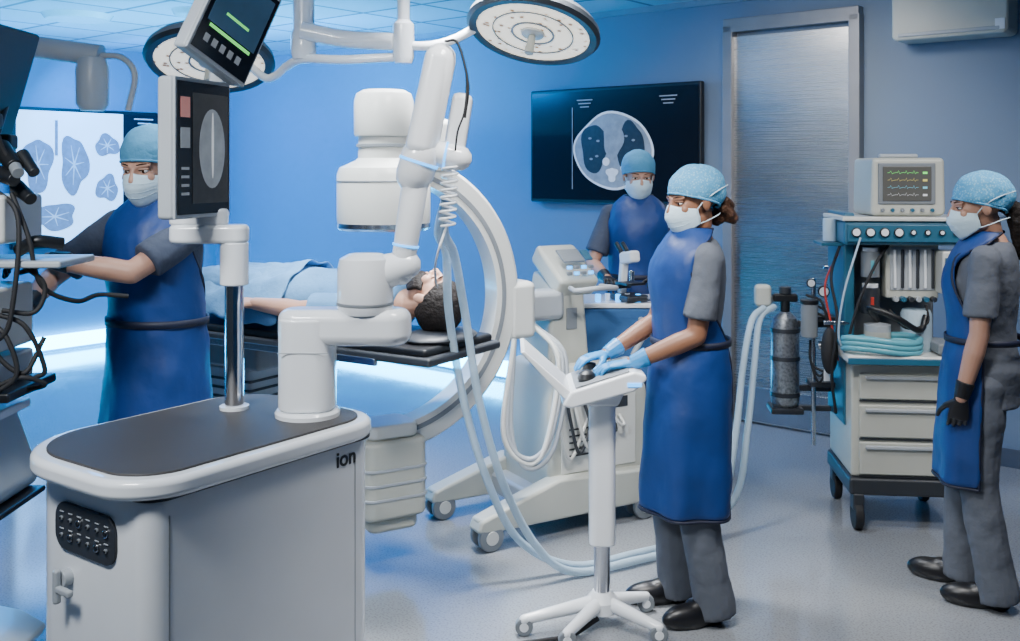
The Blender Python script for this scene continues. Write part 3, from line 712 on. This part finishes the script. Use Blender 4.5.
# ------------------------------------------------------------ CONSOLE STAND
g=group('controller_console_stand',(.335,3.64,0),0)
for an,Lg in ((198,.30),(235,.24),(-40,.24),(30,.20)):
    e=V((math.cos(rad(an))*Lg,math.sin(rad(an))*Lg,.055)); mb=MB()
    mb.capsule((0,0,.085),.028,e,.018,n=16); obj(g,'base_leg',mb,'white')
    cyl(g,'caster_wheel',(e.x,e.y-.014,.032),(e.x,e.y+.014,.032),.032,'grey',bev=.005)
    cyl(g,'caster_hub',(e.x,e.y-.016,.032),(e.x,e.y+.016,.032),.016,'white',bev=.002)
lathe(g,'base_hub',[(0,.05),(.06,.05),(.06,.09),(.035,.12),(0,.12)],'white')
cyl(g,'steel_column',(0,0,.10),(0,0,.32),.030,'chrome')
prism(g,'white_column',rrect(-.048,.048,-.04,.04,.03),.29,.86,'white',.008)
side_prism(g,'column_neck',[(-.055,.80),(.055,.80),(.10,.90),(-.10,.85)],-.05,.05,'white',.01)
side_prism(g,'controller_tray',[(-.155,.825),(-.12,.815),(.10,.875),(.145,.915),(.14,.935),(.10,.945),(-.12,.875)],-.15,.17,'white',.015)
side_prism(g,'angled_lip',[(-.30,1.01),(-.285,1.015),(-.12,.870),(-.13,.84),(-.15,.85)],-.13,.15,'white',.006)
box(g,'control_surface',(-.01,0,.914),(.20,.26,.006),'grey',.003,rot=(0,-17,0))
lathe(g,'trackball',[(0,0),(.03,0),(.034,.01),(.028,.028),(.014,.038),(0,.04)],'black',c=(-.06,-.06,.895))
lathe(g,'scroll_wheel',[(0,0),(.025,0),(.025,.03),(0,.035)],'black',c=(-.04,.09,.90))
box(g,'status_light',(.10,-.152,.90),(.05,.004,.014),'blueled',.002)
tube(g,'power_cable',[(-.02,-.05,.04),(-.12,-.12,.012),(-.22,-.16,.012),(-.35,-.2,.012),(-.6,-.32,.012)],.009,'rubber')

# ------------------------------------------------------------ ANAESTHESIA MACHINE
g=group('anesthesia_machine',(1.83,4.80,0),-6)
box(g,'chassis',(0,0,.20),(.50,.50,.08),'dark',.015)
for x in (-.21,.21):
    for y in (-.22,.22):
        cyl(g,'caster_wheel',(x-.02,y,.065),(x+.02,y,.065),.065,'rubber',bev=.008); box(g,'caster_fork',(x,y,.13),(.05,.07,.08),'dark',.01)
box(g,'drawer_cabinet',(.0,0,.50),(.48,.46,.52),'cream',.015)
for i,(z,h) in enumerate(((.33,.15),(.50,.15),(.66,.12))):
    box(g,'drawer_front',(.01,-.235,z),(.43,.02,h),'cream',.008); box(g,'drawer_pull',(.01,-.25,z+h*.35),(.38,.02,.016),'ltgrey',.005); box(g,'drawer_shadow_line',(.01,-.2355,z-h/2-.008),(.43,.006,.006),'dark',.001)
box(g,'worktop',(0,-.03,.79),(.54,.54,.04),'white2',.012)
box(g,'worktop_edge',(0,-.305,.785),(.54,.012,.03),'teal',.004)
box(g,'left_upright',(-.225,.05,.95),(.05,.36,1.0),'teal',.01)
box(g,'rear_panel',(0,.16,1.08),(.46,.10,.56),'grey',.01)
box(g,'control_head',(.0,-.02,1.36),(.54,.42,.11),'teal',.015)
box(g,'control_head_face',(.0,-.235,1.36),(.51,.012,.08),'teal',.004)
for i in range(8): cyl(g,'pressure_gauge',(-.22+.063*i,-.24,1.365),(-.22+.063*i,-.252,1.365),.022 if i<4 else .014,'black'); 
for i in range(8): cyl(g,'gauge_dial',(-.22+.063*i,-.252,1.365),(-.22+.063*i,-.254,1.365),.017 if i<4 else .009,'white')
box(g,'head_top_shelf',(0,-.02,1.425),(.56,.44,.02),'white2',.006)
box(g,'flowmeter_block',(.06,-.08,1.18),(.24,.10,.26),'cream',.01)
box(g,'flowmeter_window',(.06,-.132,1.19),(.20,.006,.20),'ltgrey',.002)
for i in range(6): cyl(g,'flow_tube',(-.02+.034*i,-.14,1.10),(-.02+.034*i,-.14,1.28),.007,'dark' if i%2 else 'white')
for i in range(6): cyl(g,'flow_knob',(-.02+.034*i,-.13,1.05),(-.02+.034*i,-.165,1.05),.013,('ltgrey','teal','dark')[i%3])
for i in range(2):
    cyl(g,'vaporizer',(-.13,-.13,.98+.17*i),(-.13,-.13,1.10+.17*i),.042,'grey' if i else 'dark'); cyl(g,'vaporizer_dial',(-.13,-.13,1.10+.17*i),(-.13,-.13,1.12+.17*i),.036,'white')
    box(g,'vaporizer_window',(-.13,-.172,1.03+.17*i),(.015,.006,.06),'red' if i==0 else 'cyantube',.002)
box(g,'ventilator_screen_housing',(.215,-.17,1.18),(.10,.12,.20),'white2',.012)
box(g,'ventilator_screen',(.215,-.235,1.19),(.08,.006,.12),'teal',.002)
for i in range(3): cyl(g,'ventilator_knob',(.19+.025*i,-.23,1.10),(.19+.025*i,-.245,1.10),.008,'dark')
lathe(g,'bellows_canister',[(0,.81),(.07,.81),(.07,.98),(.06,1.0),(0,1.0)],'hose',c=(.08,-.12,0))
for i in range(5): lathe(g,'bellows_pleat',[(.045,.83+.028*i),(.06,.844+.028*i),(.045,.858+.028*i)],'dark',c=(.08,-.12,0))
lathe(g,'absorber',[(0,.81),(.06,.81),(.06,.93),(0,.94)],'ltgrey',c=(-.10,-.14,0))
lathe(g,'absorber_granules',[(0,.84),(.0605,.84),(.0605,.90),(0,.90)],'cream',c=(-.10,-.14,0))
box(g,'syringe_tray',(.19,-.18,.84),(.12,.20,.05),'grey',.01)
for i in range(3):
    tube(g,'coiled_breathing_circuit',[(-.10+.17*math.cos(rad(q)),-.22+.08*math.sin(rad(q)),.83+.022*i+.01*math.sin(rad(q*2))) for q in range(0,361,30)],.015,'cyantube',k=4)
tube(g,'corrugated_hose',[(-.10,-.14,.95),(-.16,-.24,1.02),(-.05,-.28,.98),(.06,-.24,.92),(.10,-.2,.98)],.014,'black')
tube(g,'gas_line',[(-.05,-.14,1.30),(-.12,-.2,1.22),(-.2,-.22,1.05),(-.25,-.2,.85)],.007,'rubber')
tube(g,'gas_line',[(.12,-.14,1.02),(.1,-.22,.95),(.0,-.24,.93),(-.05,-.16,1.0)],.006,'rubber')
tube(g,'gas_line',[(-.26,-.1,1.30),(-.31,-.14,1.15),(-.29,-.18,.95),(-.31,-.16,.7),(-.28,-.1,.5)],.007,'rubber')
tube(g,'gas_line',[(-.26,-.05,1.25),(-.33,-.1,1.1),(-.30,-.12,.9),(-.27,-.1,.75)],.005,'red')
tube(g,'sample_line',[(-.2,-.24,1.34),(-.28,-.28,1.1),(-.30,-.25,.9),(-.26,-.2,.8)],.005,'hose')
box(g,'side_accessory_shelf',(-.30,-.02,1.30),(.10,.2,.015),'teal',.004); cyl(g,'accessory_bottle',(-.30,-.05,1.31),(-.30,-.05,1.42),.03,'hose')
box(g,'reservoir_bag_arm',(-.28,-.12,.93),(.12,.02,.02),'steel',.005); ell(g,'reservoir_bag',(-.315,-.13,.80),(.04,.035,.11),'rubber')
def q_(x,y,z): return (x-.47,y+.17,z)
mesh_m=mat('steel_mesh_tank',(0.30,0.32,0.34),0.35,metal=.8,var=.45,vscale=70)
C0=q_(0,0,0)
lathe(g,'gas_cylinder_tank',[(0,.47),(.06,.47),(.07,.49),(.07,.86),(.058,.91),(.024,.94),(0,.94)],mesh_m,c=(C0[0],C0[1],0))
for z in (.52,.70,.84): lathe(g,'cylinder_retaining_band',[(.0705,z),(.074,z),(.074,z+.02),(.0705,z+.02)],'dark',c=(C0[0],C0[1],0),hollow=True)
cyl(g,'cylinder_valve',q_(0,0,.94),q_(0,0,1.03),.024,'black'); box(g,'valve_yoke',q_(0,0,1.01),(.12,.05,.04),'black',.01); cyl(g,'valve_handwheel',q_(0,0,1.03),q_(0,0,1.065),.03,'dark')
for z in (.56,.88): box(g,'cylinder_hanger_rail',(-.34,.17,z),(.28,.03,.03),'dark',.006)
box(g,'cylinder_cradle',q_(0,.0,.455),(.16,.16,.03),'dark',.008); box(g,'cradle_arm',(-.34,.17,.46),(.28,.04,.025),'dark',.006)
cyl(g,'side_pole',q_(.12,-.10,.30),q_(.12,-.10,1.12),.011,'steel')
for z in (.60,.92): box(g,'pole_clamp',q_(.17,-.06,z),(.14,.12,.025),'dark',.006)
cyl(g,'suction_canister',q_(.09,-.15,.84),q_(.09,-.15,1.00),.04,'grey'); cyl(g,'canister_lid',q_(.09,-.15,1.0),q_(.09,-.15,1.02),.044,'black')
cyl(g,'regulator',q_(.13,-.16,.80),q_(.20,-.17,.80),.02,'steel')
cyl(g,'side_gauge',q_(.16,-.13,1.06),q_(.16,-.15,1.06),.028,'black'); cyl(g,'side_gauge_face',q_(.16,-.15,1.06),q_(.16,-.152,1.06),.022,'white')
cyl(g,'side_gauge',q_(.10,-.13,1.10),q_(.10,-.15,1.10),.022,'black'); cyl(g,'side_gauge_face',q_(.10,-.15,1.10),q_(.10,-.152,1.10),.017,'white')
for i in range(3): tube(g,'suction_line',[q_(.08+.02*i,-.12,1.04-.04*i),q_(.15+.02*i,-.17,1.0-.05*i),q_(.18,-.18,.78-.04*i),q_(.14,-.15,.62+.03*i),q_(.10,-.13,.72),q_(.10,-.12,.82)],.006,'rubber')
box(g,'red_tag',q_(.19,-.16,.74),(.03,.01,.10),'red',.003); box(g,'white_label',q_(.17,-.17,.66),(.03,.01,.06),'white',.003)
box(g,'humidifier',q_(-.11,.0,1.02),(.08,.08,.11),'cream',.02); box(g,'humidifier_bracket',q_(-.05,.03,1.0),(.14,.03,.03),'ltgrey',.006)
g=group('patient_vital_monitor',(1.85,4.77,1.437),-3)
side=[(-.165,0),(.165,0),(.17,.03),(.165,.27),(-.165,.27),(-.17,.03)]
side_prism(g,'case',side,-.15,.15,'cream',.02)
box(g,'screen_recess',(-.01,-.152,.15),(.26,.01,.19),'grey',.006)
box(g,'screen_glass',(-.01,-.158,.15),(.22,.006,.16),'monface',.003)
for i,mm in enumerate(('green','yellow','cyanline','ctlight')):
    pts=[]; N_=28
    up=[(-.07+.14*k/N_, .20-.034*i+.0006+(.010 if k%7==3 else (-.004 if k%7==4 else .0015*math.sin(k)))) for k in range(N_+1)]
    pts=[(x,z) for x,z in up]+[(x,z-.0013) for x,z in reversed(up)]
    flat(g,'waveform',(-.03,0),0,0,-.163,mm,pts=pts)
    flat(g,'numeric_value',(.07,.20-.034*i),.010,.005,-.163,mm,rect=True)
for i in range(6): cyl(g,'front_button',(-.12+.045*i,-.15,.028),(-.12+.045*i,-.162,.028),.009,'teal' if i%2 else 'grey')
box(g,'carry_handle',(0,0,.280),(.18,.04,.02),'ltgrey',.01)
# hoses
g=group('ventilator_hoses',(0,0,0),0)
for dx,dy in ((0,0),(.065,.05)):
    tube(g,'breathing_hose',[(1.25+dx,4.93+dy,.97),(1.17+dx*.8,4.84+dy,.92),(1.10+dx,4.72+dy,.72),(1.04+dx,4.6+dy,.45),(.96+dx,4.5+dy,.16),(.80,4.36+dy*1.5,.025),(.5,4.15+dy*1.4,.025),(.25,4.04+dy*1.3,.028),(.10-dx,3.98+dy,.16),(-.03-dx,3.95+dy,.42),(-.12-dx,3.9+dy,.75),(-.17-dx,3.8+dy,1.10),(-.20-dx*.5,3.6+dy,1.34),(-.22-dx*.3,3.35,1.44),(-.20,3.12,1.56)],.016,'hose',k=10,n=12)

# ------------------------------------------------------------ MICROSCOPE TABLE
g=group('instrument_table',(.50,5.12,0),0)
box(g,'tabletop',(0,0,.98),(.50,.38,.025),'white',.008)
side_prism(g,'draped_cloth',[(-.245,.965),(.245,.965),(.25,.62),(.18,.60),(.10,.63),(0,.60),(-.1,.63),(-.2,.60),(-.25,.62)],-.185,.185,'drape',.01)
for x in (-.2,.2):
    for y in (-.15,.15): cyl(g,'table_leg',(x,y,.0),(x,y,.96),.014,'steel')
for i in range(5): cyl(g,'specimen_jar',(-.06+.05*i,-.12+.03*(i%2),.993),(-.06+.05*i,-.12+.03*(i%2),1.03),.014,'white' if i%2 else 'blueled')
g=group('microscope',(.60,5.02,.997),25)
box(g,'foot',(0,0,.015),(.13,.18,.03),'dark',.01); box(g,'arm',(0,.06,.13),(.04,.04,.22),'white',.012,rot=(8,0,0))
box(g,'stage',(0,-.01,.085),(.11,.11,.012),'black',.003); cyl(g,'objective',(0,-.02,.10),(0,-.02,.15),.014,'chrome')
box(g,'head',(0,0,.215),(.06,.12,.06),'white',.015,rot=(-10,0,0)); cyl(g,'eyepiece',(.018,.05,.24),(.018,.10,.28),.012,'black'); cyl(g,'eyepiece',(-.018,.05,.24),(-.018,.10,.28),.012,'black')
cyl(g,'focus_knob',(-.04,.06,.07),(.04,.06,.07),.018,'dark')

# ------------------------------------------------------------ LEFT EQUIPMENT TOWER
g=group('endoscopy_equipment_tower',(-1.60,3.15,0),0)
cyl(g,'post',(-.12,.12,.08),(-.12,.12,1.95),.022,'black'); cyl(g,'post',(-.20,.12,.08),(-.20,.12,1.95),.018,'steel')
box(g,'display_panel',(-.03,-.02,1.93),(.045,.40,.36),'black',.012,rot=(0,16,0))
box(g,'display_bracket',(-.07,.06,1.74),(.16,.06,.05),'black',.01)
box(g,'upper_tray',(.03,-.02,1.365),(.44,.26,.022),'ltgrey',.008)
box(g,'instrument_module',(-.03,-.02,1.50),(.22,.26,.15),'white2',.015); box(g,'module_face',(-.03,-.152,1.50),(.18,.006,.10),'grey',.003)
for i in range(3): cyl(g,'module_knob',(-.09+.06*i,-.155,1.48),(-.09+.06*i,-.175,1.48),.013,'black')
box(g,'light_source',(-.05,-.02,1.19),(.20,.26,.20),'white2',.015); box(g,'light_source_face',(-.05,-.152,1.19),(.17,.006,.14),'ltgrey',.003)
for i in range(3): box(g,'slot',(-.05,-.157,1.14+.05*i),(.12,.004,.012),'black',.001)
cyl(g,'lamp_port',(.0,-.15,1.22),(.0,-.17,1.22),.018,'black')
box(g,'processor',(-.05,-.02,1.03),(.20,.26,.09),'ltgrey',.012)
box(g,'mid_shelf',(-.03,-.02,.97),(.28,.32,.03),'black',.008)
box(g,'white_tray',(-.04,-.06,.90),(.18,.30,.03),'white',.008)
side_prism(g,'lower_cabinet',[(-.22,.62),(.04,.62),(.06,.66),(-.02,.88),(-.22,.88)],-.17,.14,'ltgrey',.02)
box(g,'lower_shelf',(-.05,-.02,.61),(.26,.30,.02),'black',.008)
side_prism(g,'base_foot',[(-.30,.03),(-.03,.03),(-.01,.07),(-.10,.12),(-.30,.16)],-.10,.34,'white2',.015)
for x in (-.25,-.06): cyl(g,'caster',(x,.16,.03),(x,.19,.03),.03,'rubber')
cluster=(((.02,-.05,1.72),(.10,-.12,1.66),.03),((.04,-.1,1.64),(.11,-.14,1.62),.026),((-.02,-.08,1.66),(.02,-.16,1.76),.024),((.07,-.05,1.60),(.14,-.1,1.56),.024),((-.06,-.1,1.62),(.0,-.15,1.60),.03),((.09,-.06,1.70),(.15,-.1,1.64),.022))
for i,(p,q,r) in enumerate(cluster): cyl(g,'camera_head',p,q,r,'black',r2=r*.8,bev=.004)
cyl(g,'lens_barrel',(.10,-.12,1.66),(.125,-.15,1.64),.018,'grey'); box(g,'camera_block',(-.01,-.08,1.70),(.10,.09,.06),'black',.01); box(g,'camera_block',(.01,-.1,1.80),(.06,.07,.05),'black',.01)
cyl(g,'camera_stalk',(-.01,-.05,1.70),(-.04,.1,1.86),.012,'black')
for pts in ([(.08,-.1,1.58),(.14,-.12,1.45),(.17,-.1,1.30),(.24,-.02,1.24),(.28,.06,1.25),(.36,.10,1.24)],
            [(.02,-.1,1.6),(.12,-.14,1.5),(.11,-.17,1.2),(.06,-.17,1.12),(.14,-.15,1.04),(.18,-.1,1.14)],
            [(-.01,-.15,1.42),(.04,-.19,1.3),(.07,-.19,1.12),(.01,-.18,1.0)],
            [(.04,-.16,1.2),(.10,-.17,1.15),(.13,-.17,1.04),(.06,-.18,.98)],
            [(-.04,-.14,1.78),(.04,-.17,1.84),(.06,-.12,1.72),(.09,-.1,1.66)],
            [(.05,-.15,1.22),(.14,-.14,1.18),(.19,-.12,1.05),(.16,-.12,1.02)],
            [(.06,-.17,1.0),(.14,-.16,1.03),(.19,-.12,1.0),(.13,-.1,.98)],
            [(.12,-.13,1.37),(.18,-.1,1.30),(.16,-.12,1.22),(.08,-.16,1.23)]):
    tube(g,'black_cable',pts,.0075,'rubber')
tube(g,'endoscope_handle',[(.08,-.06,1.40),(.14,-.07,1.43),(.20,-.02,1.42)],.02,'black')

# ------------------------------------------------------------ PEOPLE
human('surgeon',stand(-1.29,3.68,163),1.80,skin='skinB',scrub='scrubnavy',pants='scrubnavy',glove='gblack',capm='capblue',
   wristL=(.16,.36,1.31),wristR=(.27,.34,1.15),poleL=(-1,-.2,-.45),poleR=(.9,-.5,-.3),fL=(.9,.5,.05),fR=(.5,.9,.1),nL=(0,.2,-1),nR=(0,.1,-1),
   curl=(30,32,36,40),hyaw=6,hpitch=-16,ang=1.0,lean=.03,hpos=(0.0,.02,0),aw=.92)
human('console_operator',stand(.68,3.73,101),1.66,female=True,skin='skinA',glove='gblue',capm='cappat',hair='bun',
   wristL=(-.10,.28,1.01),wristR=(.10,.32,1.01),poleL=(-.35,-1,-.2),poleR=(.35,-1,-.2),fL=(.25,1,-.12),fR=(-.2,1,-.10),nL=(0,-.1,-1),nR=(0,-.1,-1),
   curl=(16,18,20,24),hyaw=14,hpitch=-9,footL=(-.10,-.02),footR=(.11,.05),footyaw=6,ang=.95,hem=.42,hpos=(0,-.02,0),headk=1.08)
human('surgical_assistant',stand(1.84,3.86,60),1.635,female=True,skin='skinB',glove='gblack',capm='cappat',hair='tail',
   wristL=(-.225,.08,.82),wristR=(.20,.0,.82),poleL=(-.3,-1,0),poleR=(.3,-1,0),fL=(.0,.15,-1),fR=(0,.1,-1),nL=(1,.1,0),nR=(-1,0,0),
   curl=(28,32,36,38),hyaw=24,hpitch=-9,footL=(-.10,-.02),footR=(.10,.14),footyaw=5,ang=.62,hem=.49,headk=1.08,hpos=(-.03,.01,0))
human('microscope_nurse',stand(.71,5.52,172),1.75,female=True,skin='skinB',scrub='scrubnavy',pants='scrubnavy',glove='gblack',capm='capblue',
   wristL=(-.12,.30,1.10),wristR=(.16,.30,1.08),fL=(.3,1,0),fR=(-.2,1,0),nL=(0,0,-1),nR=(0,0,-1),hyaw=10,hpitch=-14)

# ------------------------------------------------------------ LIGHTS
def area(name,loc,target,size,sy,energy,col,spread=180):
    l=bpy.data.lights.new(name,'AREA'); l.shape='RECTANGLE'; l.size=size; l.size_y=sy; l.energy=energy; l.color=col; l.spread=rad(spread)
    o=bpy.data.objects.new(name,l); COL.objects.link(o); o.location=loc
    o.rotation_euler=(V(target)-V(loc)).to_track_quat('-Z','Y').to_euler(); return o
B=(0.0,0.30,1.0)
area('blue_wash_back',Wp(1.9,1.6,2.5),Wp(1.7,0,1.2),3.2,.3,150,B)
area('blue_wash_left',Wp(1.6,2.4,2.5),Wp(0,2.4,1.1),3.0,.3,90,B)
area('blue_uplight',Wp(2.4,1.8,1.9),Wp(2.4,1.8,2.8),3.0,1.5,120,(0.0,0.50,1.0))
area('blue_floor_wash',Wp(2.4,2.4,2.6),Wp(2.4,2.6,0),2.5,1.5,110,(0.0,0.34,1.0))
area('ceiling_panel_key',(-1.5,1.5,2.74),(-.9,3.3,.8),.7,.5,56,(.95,.98,1.0),120)
area('ceiling_panel_operator',(.3,2.5,2.74),(.6,4.0,.8),.6,.4,33,(1.0,.98,.95),105)
area('ceiling_panel_centre',(-.1,4.3,2.74),(.05,4.35,0),.5,.5,56,(.95,.97,1.0),80)
area('added_fill_patient',(-.9,3.7,2.74),(-.9,4.3,1.0),.5,.5,24,(.9,.96,1.0),80)  # added fill lamp that brightens the patient, not an actual ceiling fixture
area('ceiling_panel_right',(2.2,3.4,2.74),(1.8,4.4,.8),.7,.4,19,(1.0,.97,.95),115)
area('added_sheen_light_door',Wp(6.7,1.3,2.74),Wp(6.5,0,1.3),.6,.3,12,(1.0,.96,.92),110)  # extra lamp added to put a sheen on the steel door
area('added_reflection_light_back',(.35,5.6,2.74),(.45,5.7,0),.5,.5,12,(1.0,.97,.94),150)  # lamp added for the door to reflect; also lifts the rear of the room
w=bpy.data.worlds.new('room_ambient'); scene.world=w; w.use_nodes=True
w.node_tree.nodes['Background'].inputs[0].default_value=(.42,.60,.88,1); w.node_tree.nodes['Background'].inputs[1].default_value=.055
# ------------------------------------------------------------ CAMERA
cam=bpy.data.cameras.new('camera'); co=bpy.data.objects.new('camera',cam); COL.objects.link(co)
co.location=(0,0,1.65); co.rotation_euler=(rad(90),0,0); cam.lens=35.294; cam.sensor_width=36; cam.shift_y=-.1475
scene.camera=co
